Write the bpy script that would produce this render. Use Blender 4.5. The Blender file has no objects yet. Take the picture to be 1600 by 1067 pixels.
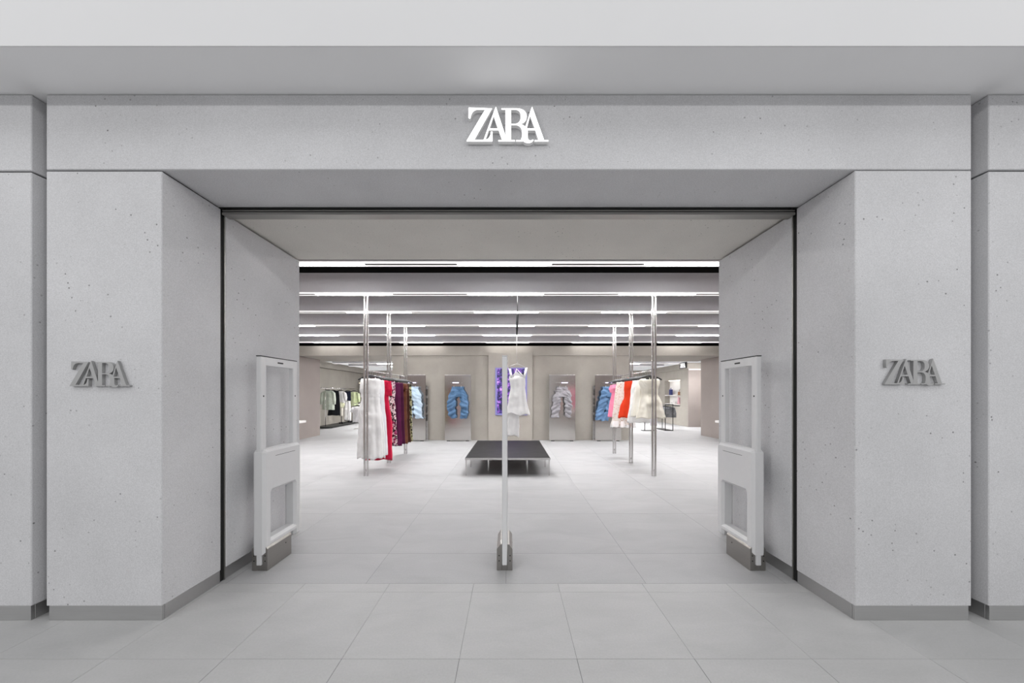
import bpy, bmesh, math, random
from math import sin, cos, pi, radians
from mathutils import Vector, Matrix, noise

S = bpy.context.scene
C = S.collection
random.seed(7)

# ------------------------------------------------------------------ camera
F = 545.0                       # focal length in pixels of the 1600 px wide frame
CAMZ = 1.35
cd = bpy.data.cameras.new('camera')
cam = bpy.data.objects.new('camera', cd); C.objects.link(cam)
cam.location = (0, 0, CAMZ); cam.rotation_euler = (pi/2, 0, 0)
cd.sensor_width = 36; cd.lens = F/1600*36
cd.shift_x = 3/1600; cd.shift_y = 82.5/1600
cd.clip_start = 0.05; cd.clip_end = 200
S.camera = cam

# ------------------------------------------------------------------ world, lights, exposure
S.view_settings.view_transform = 'Standard'
S.view_settings.look = 'None'
S.view_settings.exposure = 0.0
S.view_settings.gamma = 1.0
S.view_settings.use_curve_mapping = False
w = bpy.data.worlds.new('world'); S.world = w; w.use_nodes = True
w.node_tree.nodes['Background'].inputs['Color'].default_value = (0.99, 0.99, 1.0, 1)
w.node_tree.nodes['Background'].inputs['Strength'].default_value = 0.62

def area(name, loc, look, sx, sy, power, col=(1, 1, 1), spread=180):
    l = bpy.data.lights.new(name, 'AREA'); l.shape = 'RECTANGLE'; l.size = sx; l.size_y = sy
    l.energy = power; l.color = col; l.spread = radians(spread)
    o = bpy.data.objects.new(name, l); C.objects.link(o); o.location = loc
    d = Vector(look) - Vector(loc)
    o.rotation_euler = d.to_track_quat('-Z', 'Y').to_euler()
    return o
# the mall's linear ceiling lights and an added pair, out behind the camera
area('mall_light', (0, -4.2, 4.62), (0, 2.2, 1.6), 15, 0.12, 60, (1.0, 0.99, 0.98))
for sx in (-1, 1):             # unseen pair added at both sides to draw the shade edge on the jambs
    area('mall_light', (sx*9, -5, 4.75), (-sx*2, 2.6, 1.4), 1.2, 0.12, 140, (1.0, 0.995, 0.99))
area('mall_light', (0, -0.5, 5.4), (0, -0.2, 0.0), 14, 2.2, 122, (0.98, 0.99, 1.0))
LED = 54.0                      # emission of the store's ceiling light modules

def at(px, py, Y):              # pixel on the photograph at a depth -> world point
    return ((px-797)*Y/F, Y, CAMZ-(py-616)*Y/F)

# ------------------------------------------------------------------ materials
def lin(h):
    h = h.lstrip('#'); v = [int(h[i:i+2], 16)/255 for i in (0, 2, 4)]
    return tuple(c/12.92 if c <= .04045 else ((c+.055)/1.055)**2.4 for c in v) + (1,)
def new_mat(name):
    m = bpy.data.materials.new(name); m.use_nodes = True
    nt = m.node_tree
    return m, nt, nt.nodes['Principled BSDF']
def ramp(nt, src, stops):
    r = nt.nodes.new('ShaderNodeValToRGB')
    while len(r.color_ramp.elements) < len(stops): r.color_ramp.elements.new(0.5)
    for e, (p, c) in zip(r.color_ramp.elements, stops): e.position = p; e.color = c
    nt.links.new(src, r.inputs['Fac']); return r.outputs['Color']
def coord(nt, kind='Object'):
    return nt.nodes.new('ShaderNodeTexCoord').outputs[kind]
def geo_pos(nt):
    return nt.nodes.new('ShaderNodeNewGeometry').outputs['Position']
def noise_tex(nt, vec, scale, detail=4, rough=.55, dist=0):
    n = nt.nodes.new('ShaderNodeTexNoise'); n.inputs['Scale'].default_value = scale
    n.inputs['Detail'].default_value = detail; n.inputs['Roughness'].default_value = rough
    n.inputs['Distortion'].default_value = dist
    nt.links.new(vec, n.inputs['Vector']); return n.outputs['Fac']
def stretch(nt, vec, s):
    m = nt.nodes.new('ShaderNodeMapping'); m.inputs['Scale'].default_value = s
    nt.links.new(vec, m.inputs['Vector']); return m.outputs['Vector']
def mixc(nt, fac, a, b, mode='MIX'):
    m = nt.nodes.new('ShaderNodeMix'); m.data_type = 'RGBA'; m.blend_type = mode
    for sock, v in ((m.inputs[0], fac), (m.inputs[6], a), (m.inputs[7], b)):
        if hasattr(v, 'links'): nt.links.new(v, sock)
        else: sock.default_value = v
    return m.outputs[2]
def bump(nt, bsdf, h, strength=.3, dist=.002):
    b = nt.nodes.new('ShaderNodeBump'); b.inputs['Strength'].default_value = strength
    b.inputs['Distance'].default_value = dist
    nt.links.new(h, b.inputs['Height']); nt.links.new(b.outputs['Normal'], bsdf.inputs['Normal'])
def grey(c, k): return (c[0]*k, c[1]*k, c[2]*k, 1)

def concrete(name, hexcol, pits=True, var=.07, rough=.85, pit_scale=20):
    m, nt, b = new_mat(name); c = lin(hexcol); p = geo_pos(nt)
    big = noise_tex(nt, p, 1.3, 5, .6)
    col = ramp(nt, big, [(.3, grey(c, 1-var)), (.7, grey(c, 1+var))])
    fine = noise_tex(nt, p, 170, 3, .6)
    col = mixc(nt, 1.0, col, ramp(nt, fine, [(.3, (.86, .86, .86, 1)), (.7, (1.1, 1.1, 1.1, 1))]), 'MULTIPLY')
    if pits:
        v = nt.nodes.new('ShaderNodeTexVoronoi'); v.inputs['Scale'].default_value = pit_scale
        nt.links.new(p, v.inputs['Vector'])
        mask = ramp(nt, noise_tex(nt, p, 2.3, 2), [(.47, (0, 0, 0, 1)), (.62, (1, 1, 1, 1))])
        d = ramp(nt, v.outputs['Distance'], [(.075, (.38, .38, .38, 1)), (.125, (1, 1, 1, 1))])
        col = mixc(nt, mask, col, mixc(nt, 1.0, col, d, 'MULTIPLY'))
        v2 = nt.nodes.new('ShaderNodeTexVoronoi'); v2.inputs['Scale'].default_value = 42
        nt.links.new(p, v2.inputs['Vector'])
        mask2 = ramp(nt, noise_tex(nt, p, 3.7, 3), [(.55, (0, 0, 0, 1)), (.7, (1, 1, 1, 1))])
        d2 = ramp(nt, v2.outputs['Distance'], [(.06, (.72, .72, .72, 1)), (.16, (1, 1, 1, 1))])
        col = mixc(nt, mask2, col, mixc(nt, 1.0, col, d2, 'MULTIPLY'))
    nt.links.new(col, b.inputs['Base Color']); b.inputs['Roughness'].default_value = rough
    b.inputs['Specular IOR Level'].default_value = .25
    bump(nt, b, noise_tex(nt, p, 120, 4, .65), .35, .002)
    return m
def plain(name, hexcol, rough=.5, metal=0.0, var=.03, scale=30, spec=.5):
    m, nt, b = new_mat(name); c = lin(hexcol)
    n = noise_tex(nt, coord(nt), scale, 3)
    nt.links.new(ramp(nt, n, [(.3, grey(c, 1-var)), (.7, grey(c, 1+var))]), b.inputs['Base Color'])
    b.inputs['Roughness'].default_value = rough; b.inputs['Metallic'].default_value = metal
    b.inputs['Specular IOR Level'].default_value = spec
    return m
def brushed(name, hexcol, rough=.3, axis=0, aniso=.0, var=.06):
    m, nt, b = new_mat(name); c = lin(hexcol)
    s = [90, 90, 90]; s[axis] = 1.5
    n = noise_tex(nt, stretch(nt, coord(nt), s), 3, 3)
    nt.links.new(ramp(nt, n, [(.3, grey(c, 1-var)), (.7, grey(c, 1+var))]), b.inputs['Base Color'])
    r = ramp(nt, n, [(.3, (rough*.85,)*3+(1,)), (.7, (rough*1.15,)*3+(1,))])
    nt.links.new(r, b.inputs['Roughness']); b.inputs['Metallic'].default_value = 1.0
    b.inputs['Anisotropic'].default_value = aniso
    return m
def fabric(name, hexcol, hex2=None, scale=6, rough=.9, pattern=None, sheen=.15):
    m, nt, b = new_mat(name); c = lin(hexcol); p = coord(nt)
    if pattern == 'floral':         # printed cloth: list of colours in blotches
        v = nt.nodes.new('ShaderNodeTexVoronoi'); v.inputs['Scale'].default_value = scale
        nt.links.new(p, v.inputs['Vector'])
        n = noise_tex(nt, p, scale*1.3, 4, .6)
        sep = nt.nodes.new('ShaderNodeSeparateColor'); nt.links.new(v.outputs['Color'], sep.inputs[0])
        cols = [lin(h) for h in hex2]
        r = nt.nodes.new('ShaderNodeValToRGB'); r.color_ramp.interpolation = 'CONSTANT'
        while len(r.color_ramp.elements) < len(cols): r.color_ramp.elements.new(.5)
        for i, (e, cc) in enumerate(zip(r.color_ramp.elements, cols)): e.position = i/len(cols); e.color = cc
        nt.links.new(sep.outputs[0], r.inputs['Fac'])
        mask = ramp(nt, n, [(.49, (0, 0, 0, 1)), (.53, (1, 1, 1, 1))])
        col = mixc(nt, mask, c, r.outputs['Color'])
    elif pattern == 'denim':
        c2 = lin(hex2)
        n = noise_tex(nt, p, scale, 4, .6, .4)
        col = ramp(nt, n, [(.32, c), (.68, c2)])
        tw = noise_tex(nt, stretch(nt, p, (300, 300, 60)), 1, 2)
        col = mixc(nt, 1.0, col, ramp(nt, tw, [(.3, (.85, .85, .85, 1)), (.7, (1.12, 1.12, 1.12, 1))]), 'MULTIPLY')
    else:
        c2 = lin(hex2) if hex2 else grey(c, 1.06)
        n = noise_tex(nt, p, scale, 3)
        col = ramp(nt, n, [(.35, c if hex2 else grey(c, .95)), (.65, c2)])
    nt.links.new(col, b.inputs['Base Color']); b.inputs['Roughness'].default_value = rough
    b.inputs['Sheen Weight'].default_value = sheen; b.inputs['Specular IOR Level'].default_value = .2
    bump(nt, b, noise_tex(nt, stretch(nt, p, (1, 1, .3)), 26, 4), .25, .01)
    return m
def glow(name, hexcol, strength, cells=False):
    m, nt, b = new_mat(name); c = lin(hexcol)
    b.inputs['Base Color'].default_value = c; b.inputs['Emission Color'].default_value = c
    b.inputs['Emission Strength'].default_value = strength
    return m
def floor_tile_mat(name, hexcol, var, vein, rough, tilevar):
    m, nt, b = new_mat(name); c = lin(hexcol); p = geo_pos(nt)
    info = nt.nodes.new('ShaderNodeObjectInfo').outputs['Random']
    add = nt.nodes.new('ShaderNodeVectorMath'); add.operation = 'ADD'
    nt.links.new(p, add.inputs[0])
    comb = nt.nodes.new('ShaderNodeCombineXYZ'); mul = nt.nodes.new('ShaderNodeMath'); mul.operation = 'MULTIPLY'
    nt.links.new(info, mul.inputs[0]); mul.inputs[1].default_value = 40
    for i in range(3): nt.links.new(mul.outputs[0], comb.inputs[i])
    nt.links.new(comb.outputs[0], add.inputs[1]); q = add.outputs[0]
    n1 = noise_tex(nt, stretch(nt, q, (1, 2.2, 1)), vein, 6, .6, .7)
    col = ramp(nt, n1, [(.3, grey(c, 1-var)), (.5, c), (.72, grey(c, 1+var))])
    n2 = noise_tex(nt, p, 90, 3, .7)
    col = mixc(nt, 1.0, col, ramp(nt, n2, [(.3, (.95, .95, .95, 1)), (.7, (1.04, 1.04, 1.04, 1))]), 'MULTIPLY')
    t = ramp(nt, info, [(0, (1-tilevar,)*3+(1,)), (1, (1+tilevar,)*3+(1,))])
    col = mixc(nt, 1.0, col, t, 'MULTIPLY')
    nt.links.new(col, b.inputs['Base Color']); b.inputs['Roughness'].default_value = rough
    b.inputs['Specular IOR Level'].default_value = .35
    bump(nt, b, n2, .08, .001)
    return m

M = {}
M['concrete'] = concrete('concrete_grey', '#cacacc')
M['concrete_in'] = concrete('concrete_warm', '#d4d1cb', True, .05)
M['wall_beige'] = concrete('plaster_beige', '#a7a29a', False, .09)
M['wall_taupe'] = concrete('plaster_taupe', '#9c938f', False, .05)
M['white_paint'] = plain('white_paint', '#d3d3d4', .7, 0, .01, 2, .3)  # bulkhead white, darkened to offset the strong light on the fascia
M['soffit_board'] = plain('soffit_board', '#f1f1f2', .8, 0, .01, 2, .2)  # same white paint, lightened to brighten the shaded underside
M['skirt'] = brushed('skirting_steel', '#bdbdbd', .5, 0)
M['core'] = plain('core_grey', '#8a8a8a', .9)
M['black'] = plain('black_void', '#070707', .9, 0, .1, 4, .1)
M['dark_metal'] = plain('dark_metal', '#3c3c3c', .5, .6)
M['mid_metal'] = brushed('shutter_metal', '#a3a29e', .45, 0)
M['tile_mall'] = floor_tile_mat('mall_tile', '#aeaeae', .055, 2.2, .5, .02)
M['tile_store'] = floor_tile_mat('store_tile', '#a5a5a6', .07, 1.6, .55, .02)
M['grout_dark'] = plain('grout_dark', '#6f6f6f', .9)
M['grout_light'] = plain('grout_light', '#d8d8d8', .9)
M['beam'] = concrete('beam_grey', '#eceaee', False, .03)
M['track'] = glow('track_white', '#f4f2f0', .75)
for nm_, k_ in (('module_first', 1.1), ('module', 1.0), ('module_wash', .2), ('module_rear', 3.0)): M[nm_] = glow('light_'+nm_, '#fffdfd', LED*k_)
M['slot'] = plain('slot_black', '#101010', .6)
M['steel'] = brushed('stainless_steel', '#d8d6d5', .24, 2)
M['steel_panel'] = brushed('brushed_panel', '#c6c3c0', .19, 0, .3)
M['steel_gate'] = brushed('gate_base_steel', '#a19e9a', .34, 1)
M['gate'] = plain('gate_white', '#d3d3d4', .45, 0, .01)
M['platform'] = brushed('platform_dark_steel', '#2f2f30', .5, 0)
M['logo_grey'] = plain('logo_steel', '#a2a2a2', .45, .35, .03, 8)
M['logo_lit'] = glow('logo_lit', '#ffffff', 1.4)
M['logo_side'] = glow('logo_lit_side', '#d8d8d8', .12)
M['sign_lit'] = glow('sign_lit', '#ffffff', .9)
M['hanger'] = plain('hanger_black', '#17171a', .45, 0, .05)
M['wire'] = plain('wire_steel', '#c9c9c9', .3, 1)
M['led'] = glow('led_violet', '#ddd5ff', 2.4)  # violet-white glow given to segments of the hook bars
M['shelf_white'] = plain('shelf_white', '#eeecea', .6, 0, .01)
# ------------------------------------------------------------------ mesh helpers
class MB:
    def __init__(s): s.bm = bmesh.new()
    def box(s, x0, x1, y0, y1, z0, z1, bev=0.0, seg=1):
        t = bmesh.new()
        bmesh.ops.create_cube(t, size=1)
        for v in t.verts:
            v.co = Vector(((x0+x1)/2+v.co.x*(x1-x0), (y0+y1)/2+v.co.y*(y1-y0), (z0+z1)/2+v.co.z*(z1-z0)))
        if bev: bmesh.ops.bevel(t, geom=list(t.edges), offset=bev, segments=seg, affect='EDGES', profile=.5)
        s.add(t); return s
    def add(s, t):
        me = bpy.data.meshes.new('t'); t.to_mesh(me); t.free(); s.bm.from_mesh(me); bpy.data.meshes.remove(me)
    def prism(s, pts, axis, a0, a1, bev=0.0):
        """polygon in the plane across `axis` (pts in the two other axes, in order), from a0 to a1"""
        t = bmesh.new()
        def mk(p, a):
            return {'x': (a, p[0], p[1]), 'y': (p[0], a, p[1]), 'z': (p[0], p[1], a)}[axis]
        lo = [t.verts.new(mk(p, a0)) for p in pts]; hi = [t.verts.new(mk(p, a1)) for p in pts]
        t.faces.new(lo); t.faces.new(hi[::-1]); n = len(pts)
        for i in range(n): t.faces.new((lo[i], hi[i], hi[(i+1) % n], lo[(i+1) % n]))
        bmesh.ops.recalc_face_normals(t, faces=t.faces)
        if bev: bmesh.ops.bevel(t, geom=list(t.edges), offset=bev, segments=1, affect='EDGES')
        s.add(t); return s
    def tube(s, pts, r, n=8, flat=1.0):
        pts = [Vector(p) for p in pts]; rings = []
        for i, p in enumerate(pts):
            d = (pts[min(i+1, len(pts)-1)]-pts[max(i-1, 0)]).normalized()
            up = Vector((0, 1, 0)) if abs(d.y) < .9 else Vector((1, 0, 0))
            a = d.cross(up).normalized(); b = d.cross(a).normalized()
            rr = r[i] if isinstance(r, (list, tuple)) else r
            rings.append([s.bm.verts.new(p+a*cos(2*pi*k/n)*rr+b*sin(2*pi*k/n)*rr*flat) for k in range(n)])
        for A, B in zip(rings, rings[1:]):
            for k in range(n): s.bm.faces.new((A[k], A[(k+1) % n], B[(k+1) % n], B[k]))
        s.bm.faces.new(rings[0][::-1]); s.bm.faces.new(rings[-1])
        return s
    def rings(s, rs, cap0=True, cap1=False):
        vs = [[s.bm.verts.new(p) for p in r] for r in rs]; n = len(vs[0])
        for A, B in zip(vs, vs[1:]):
            for k in range(n): s.bm.faces.new((A[k], A[(k+1) % n], B[(k+1) % n], B[k]))
        if cap0: s.bm.faces.new(vs[0][::-1])
        if cap1: s.bm.faces.new(vs[-1])
        return s
    def mesh(s, name, mat, smooth=False):
        me = bpy.data.meshes.new(name)
        bmesh.ops.recalc_face_normals(s.bm, faces=s.bm.faces)
        s.bm.to_mesh(me); s.bm.free()
        if isinstance(mat, (list, tuple)):
            for k in mat: me.materials.append(k)
        else: me.materials.append(mat)
        if smooth:
            for p in me.polygons: p.use_smooth = True
        return me
    def build(s, name, mat, parent=None, smooth=False, loc=None):
        return link(name, s.mesh(name, mat, smooth), parent, loc)
def link(name, me, parent=None, loc=None):
    o = bpy.data.objects.new(name, me); C.objects.link(o)
    if parent is not None: o.parent = parent
    if loc is not None: o.location = loc
    return o
def tag(o, label=None, cat=None, group=None, kind=None):
    if label: o['label'] = label
    if cat: o['category'] = cat
    if group: o['group'] = group
    if kind: o['kind'] = kind
    return o
def thing(name, label, cat, loc=(0, 0, 0), group=None, rz=0):
    o = bpy.data.objects.new(name, None); C.objects.link(o); o.location = loc; o.rotation_euler.z = rz
    o.empty_display_size = .1
    return tag(o, label, cat, group)
def struct(o): o['kind'] = 'structure'; return o

# ------------------------------------------------------------------ floor
TH = 2.489                                        # threshold between mall and store floor
XL, XR = -2.075, 2.055                            # jamb faces
b = MB()
b.box(-9, 9, -7, TH, -.12, -.004); b.box(-8.6, 8.6, TH, 20.2, -.12, -.004)
floor = struct(b.build('floor', M['grout_light']))
b = MB()                                          # outer floor, past where tiles can be told apart
b.box(-9, 9, -7, -.6195, -.02, 0); b.box(-9, -4.46, -.6195, TH, -.02, 0); b.box(4.545, 9, -.6195, TH, -.02, 0)
b.build('outer_tiles', M['tile_mall'], floor)
b = MB(); b.box(-8.6, 8.6, 9.856, 20.2, -.02, 0)
b.box(-8.6, -7.03, TH, 9.856, -.02, 0); b.box(6.97, 8.6, TH, 9.856, -.02, 0)
b.build('far_tiles', M['tile_store'], floor)
def tile_mesh(name, w_, d_, mat, gap):
    return MB().box(gap/2, w_-gap/2, gap/2, d_-gap/2, -.02, 0, .0008).mesh(name, mat)
b = MB(); b.box(-4.5, 4.58, -1.3, TH-.001, -.012, -.0022); b.box(-7.0, 6.95, TH+.002, 9.85, -.012, -.0006); b.build('grout', M['grout_dark'], floor)
mt = tile_mesh('tile', .6, .6, M['tile_mall'], .0024); mt2 = tile_mesh('tile', .6, .6, M['tile_mall'], .0012)
ms = tile_mesh('tile', .6, TH-2.381, M['tile_mall'], .0018)
x0 = -.259-.6*7
for i in range(15):
    for j in range(5): link('tile', mt2 if j == 0 else mt, floor, (x0+.6*i, 1.781-.6*j, 0))
    link('tile', ms, floor, (x0+.6*i, 2.381, 0))
st = tile_mesh('tile', 1.0, .985, M['tile_store'], .0016)
sf = tile_mesh('tile', 1.0, 2.961-TH, M['tile_store'], .0016)
for i in range(14):
    link('tile', sf, floor, (-7.03+i, TH, 0))
    for j in range(7): link('tile', st, floor, (-7.03+i, 2.961+.985*j, 0))

# ------------------------------------------------------------------ shop front
YF = 2.078
wf = MB()
wf.box(-8.5, -2.115, 2.56, 3.40, 0, 4.3); wf.box(2.095, 8.5, 2.56, 3.40, 0, 4.3); wf.box(-2.115, 2.095, 2.60, 3.40, 2.70, 4.3)
wall_front = struct(wf.build('wall_front', M['core']))
def slab(name, mat, *bx, bev=.004): return MB().box(*bx, bev=bev).build(name, mat, wall_front)
slab('header_beam', M['concrete'], -2.764, 2.749, YF, 2.50, 2.689, 3.136)
slab('pier', M['concrete'], -2.764, XL, YF, 2.503, .088, 2.679)
slab('pier', M['concrete'], XR, 2.749, YF, 2.503, .088, 2.683)
slab('flank_panel', M['concrete'], -6, -2.852, YF, 2.54, .088, 2.673)
slab('flank_panel', M['concrete'], -6, -2.852, YF, 2.54, 2.683, 3.136)
slab('flank_panel', M['concrete'], 2.852, 6, YF, 2.54, .088, 2.678)
slab('flank_panel', M['concrete'], 2.852, 6, YF, 2.54, 2.688, 3.136)
slab('jamb_panel', M['concrete'], -2.135, XL, 2.548, 3.437, .088, 2.662)
slab('jamb_panel', M['concrete'], XR, 2.115, 2.548, 3.437, .088, 2.662)
slab('soffit_panel', M['concrete_in'], -2.115, 2.095, 2.58, 3.437, 2.677, 2.72)
slab('back_lining', M['wall_taupe'], -8.5, -2.135, 3.40, 3.425, 0, 4.3, bev=0)
slab('back_lining', M['wall_taupe'], 2.115, 8.5, 3.40, 3.425, 0, 4.3, bev=0)
# dark joint packing between the blocks
b = MB()
b.box(-2.75, XL-.012, YF+.02, 2.49, 2.678, 2.690); b.box(XR+.012, 2.735, YF+.02, 2.49, 2.682, 2.690)
b.box(-6, -2.87, YF+.015, 2.5, 2.672, 2.684); b.box(2.87, 6, YF+.015, 2.5, 2.677, 2.689)
b.build('joint_packing', M['dark_metal'], wall_front)
# shutter slot: guides in the jambs and the rolled shutter's bottom bar under the header
sh = MB()
sh.box(XL-.05, XL-.012, 2.505, 2.546, 0, 2.69); sh.box(XR+.012, XR+.05, 2.505, 2.546, 0, 2.69)
sh.build('shutter_channel', M['slot'], wall_front)
for x0_, x1_ in ((XL-.03, XL-.002), (XR+.002, XR+.03)):
    MB().box(x0_, x1_, 2.538, 2.546, 0.0, 2.64, .001).build('shutter_guide', M['mid_metal'], wall_front)
shutter = thing('roller_shutter', 'rolled up grey metal shutter in the slot under the portal header', 'shutter', (0, 2.52, 2.64))
for z0, z1, y0, nm, mt_ in ((.0005, .019, -.014, 'bottom_bar', 'mid_metal'), (.021, .0275, -.006, 'shutter_slat', 'dark_metal'),
                            (.0275, .036, -.012, 'shutter_slat', 'mid_metal'), (.036, .045, .0, 'shutter_slat', 'dark_metal')):
    MB().box(XL+.004, XR-.004, y0, .055, z0, z1, .001).build(nm, M[mt_], shutter)
# mall bulkhead over the shop front
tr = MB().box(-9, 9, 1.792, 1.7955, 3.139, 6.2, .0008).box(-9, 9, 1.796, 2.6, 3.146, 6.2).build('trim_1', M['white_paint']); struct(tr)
MB().box(-9, 9, 1.796, 2.6, 3.1392, 3.1455).build('soffit_board', M['soffit_board'], tr)  # thin slab added to carry the lightened white
# skirtings
def skirt(name, boxes):
    m = MB()
    for bx in boxes: m.box(*bx, bev=.0015)
    return struct(m.build(name, M['skirt']))
skirt('baseboard_front_left', [(-2.752, XL-.004, YF+.004, 2.10, 0, .0875), (XL-.03, XL-.004, 2.102, 2.50, 0, .0875)])
skirt('baseboard_front_right', [(XR+.004, 2.737, YF+.004, 2.10, 0, .0875), (XR+.004, XR+.03, 2.102, 2.50, 0, .0875)])
skirt('baseboard_left', [(-6, -2.862, YF+.004, 2.10, 0, .0875), (-2.888, -2.862, 2.102, 2.54, 0, .0875)])
skirt('baseboard_right', [(2.862, 6, YF+.004, 2.10, 0, .0875), (2.862, 2.888, 2.102, 2.54, 0, .0875)])
skirt('baseboard_passage_left', [(-2.11, XL-.012, 2.55, 3.431, 0, .0875)])
skirt('baseboard_passage_right', [(XR+.012, 2.09, 2.55, 3.431, 0, .0875)])

# ------------------------------------------------------------------ store shell
YB = 10.29
def wall(name, mat, *boxes, bev=0.0):
    m = MB()
    for bx in boxes: m.box(*bx, bev=bev)
    return struct(m.build(name, M[mat]))
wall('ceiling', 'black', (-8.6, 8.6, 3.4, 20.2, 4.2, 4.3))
wall('wall_left', 'wall_taupe', (-6.5, -6.27, 3.43, 11.5, 0, 2.485))
wall('wall_right', 'wall_taupe', (6.29, 6.5, 3.43, 11.5, 0, 2.485))
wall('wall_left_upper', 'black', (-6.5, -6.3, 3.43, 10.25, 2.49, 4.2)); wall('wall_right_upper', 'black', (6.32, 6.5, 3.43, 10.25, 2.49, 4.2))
wb = wall('wall_back', 'wall_beige', ((613-797)*YB/F, (983-797)*YB/F, YB, YB+.35, 0, 2.485))
MB().box((763-797)*10.2/F, (832-797)*10.2/F, 10.19, YB-.002, 0, 2.567, .003).build('wall_column', M['wall_beige'], wb)
wall('trim_2', 'wall_beige', (-6.5, 6.5, 10.262, 10.34, 2.49, 2.773))
wall('trim_3', 'wall_beige', (-6.5, 6.5, 10.345, 12.1, 2.488, 2.60))
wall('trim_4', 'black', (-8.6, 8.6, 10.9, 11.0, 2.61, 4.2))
# deep rooms left and right
wall('wall_far_left', 'wall_beige', (-8.3, -7.95, 11.5, 19.2, 0, 2.45), (-7.94, -6.51, 11.5, 11.6, 0, 2.45))
wall('trim_5', 'wall_beige', (-8.3, -7.72, 11.61, 19.0, 2.455, 2.72))
wall('wall_far_back', 'wall_beige', (-8.3, 8.3, 19.2, 19.4, 0, 2.66))
nz0, nz1, ny0, ny1 = .82, 1.99, 15.1, 16.6
wall('wall_far_right', 'wall_beige', (7.36, 7.6, 14.43, ny0, 0, 2.40), (7.36, 7.6, ny1, 19.2, 0, 2.40),
     (7.36, 7.6, ny0, ny1, 0, nz0), (7.36, 7.6, ny0, ny1, nz1, 2.40))
wall('wall_right_return', 'wall_taupe', (7.362, 8.5, 14.40, 14.43, 0, 2.40), (8.3, 8.5, 11.5, 14.4, 0, 2.4))
wall('trim_6', 'wall_beige', (7.30, 8.5, 14.36, 19.0, 2.405, 2.65))
wall('trim_7', 'white_paint', (7.362, 8.5, 14.37, 14.40, 2.35, 2.404))
# ceiling beams
HB = [1.734, 1.6455, 1.6045, 1.5515, 1.523, 1.4987]
ORD = ['nearest grey ceiling beam right behind the portal soffit', 'second ceiling beam from entrance, touching the front posts of both rails',
       'third ceiling beam from entrance, above the middle posts of both rails', 'fourth ceiling beam from entrance, above the rear posts of both rails',
       'fifth ceiling beam from entrance, between rear posts and back wall', 'farthest ceiling beam, just in front of the back wall bulkhead']
def beam(y0, zb, label, xa, xb, hh=.33, thick=.18, mod='module', power=0):
    t = thing('ceiling_beam', label, 'beam', (0, y0, zb), 'lit ceiling beams across the store')
    MB().box(xa, xb, 0, thick, .014, hh, .003).build('beam_panel', M['beam'], t)
    MB().box(xa, xb, .006, thick-.006, .006, .0138, .0).build('light_track', M['track'], t)
    k = -9
    mods = {}
    while -.70+1.25*k < xb:
        a, c = -.70+1.25*k, -.70+1.25*(k+1)
        if c > xa and a >= xa-.3 and c <= xb+.3:
            a2, c2 = max(a, xa)+.004, min(c, xb)-.004
            if k % 2 == 0:
                MB().box(a2, c2, thick/2-.026, thick/2+.026, -.004, .0055, .0).build('light_module', M[mod], t)
                if power and c2-a2 > .5:      # the module's own downward beam
                    l = area('module_beam', ((a2+c2)/2, y0+thick/2, zb-.008), ((a2+c2)/2, y0+thick/2, 0), c2-a2-.02, .045, power*(c2-a2)/1.25, (1.0, .995, .995), 125)
                    l.parent = t; l.location = ((a2+c2)/2, thick/2, -.008)
            else:
                MB().box(a2, c2, .07, .105, .001, .0055).build('track_slot', M['slot'], t)
        k += 1
    return t
for k in range(6):
    beam(4.58+1.09*k, CAMZ+HB[k], ORD[k], -6.25, 6.25, mod=('module_first', 'module', 'module', 'module', 'module', 'module_wash')[k], power=(0, 13, 14, 14, 13, 0)[k])
for k, (y, lab) in enumerate(((13.4, 'first white beam of the room behind the store, past the back bulkhead'),
                              (14.9, 'second white beam of the room behind the store'), (16.4, 'last white beam of the room behind, before the far wall'))):
    beam(y, 2.66, lab, -7.6, (8.2 if k == 0 else 7.25), .3, .2, 'module_rear', 34)

# ------------------------------------------------------------------ logo signs (letters traced as outlines, y down)
def bez(p0, p1, p2, p3, n=7):
    return [tuple(((1-t)**3*a+3*(1-t)**2*t*b_+3*(1-t)*t*t*c+t**3*d) for a, b_, c, d in zip(p0, p1, p2, p3)) for t in [i/n for i in range(1, n+1)]]
Zo = [(280, 278), (583, 290), (350, 702), (492, 702)] + bez((492, 702), (540, 694), (560, 650), (565, 594)) + [(585, 594), (585, 726), (248, 726), (248, 712), (487, 309), (400, 309)] \
     + bez((400, 309), (340, 309), (305, 350), (295, 428)) + [(270, 420), (272, 282)]
A1o = [(632, 268), (775, 706), (712, 706), (668, 580), (537, 580), (494, 706), (468, 706), (620, 290)]
A1h = [(602, 395), (547, 554), (657, 554)]
Ro = [(705, 289), (900, 289)] + bez((900, 289), (985, 289), (1038, 330), (1038, 395)) + bez((1038, 395), (1038, 455), (1000, 487), (955, 498)) \
     + bez((955, 498), (1015, 512), (1050, 545), (1050, 610)) + [(1050, 670)] + bez((1050, 670), (1050, 712), (1090, 722), (1112, 700)) + [(1126, 704)] \
     + bez((1126, 704), (1110, 742), (1075, 748), (1050, 746)) + bez((1050, 746), (1000, 744), (975, 716), (975, 672)) + [(975, 600)] \
     + bez((975, 600), (972, 545), (935, 511), (880, 511)) + [(830, 511), (830, 707), (880, 707), (880, 726), (664, 726), (664, 707), (757, 707), (757, 308), (705, 308)]
Rh = [(830, 309), (885, 309)] + bez((885, 309), (940, 312), (957, 350), (957, 398)) + bez((957, 398), (957, 455), (930, 492), (880, 492)) + [(830, 492)]
A2o = [(1108, 268), (1265, 707), (1321, 707), (1321, 726), (1140, 726), (1140, 707), (1190, 707), (1148, 579), (1030, 579), (984, 707), (986, 707), (986, 726), (896, 726), (896, 707), (958, 707), (1096, 290)]
A2h = [(1080, 392), (1036, 554), (1141, 554)]
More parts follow.
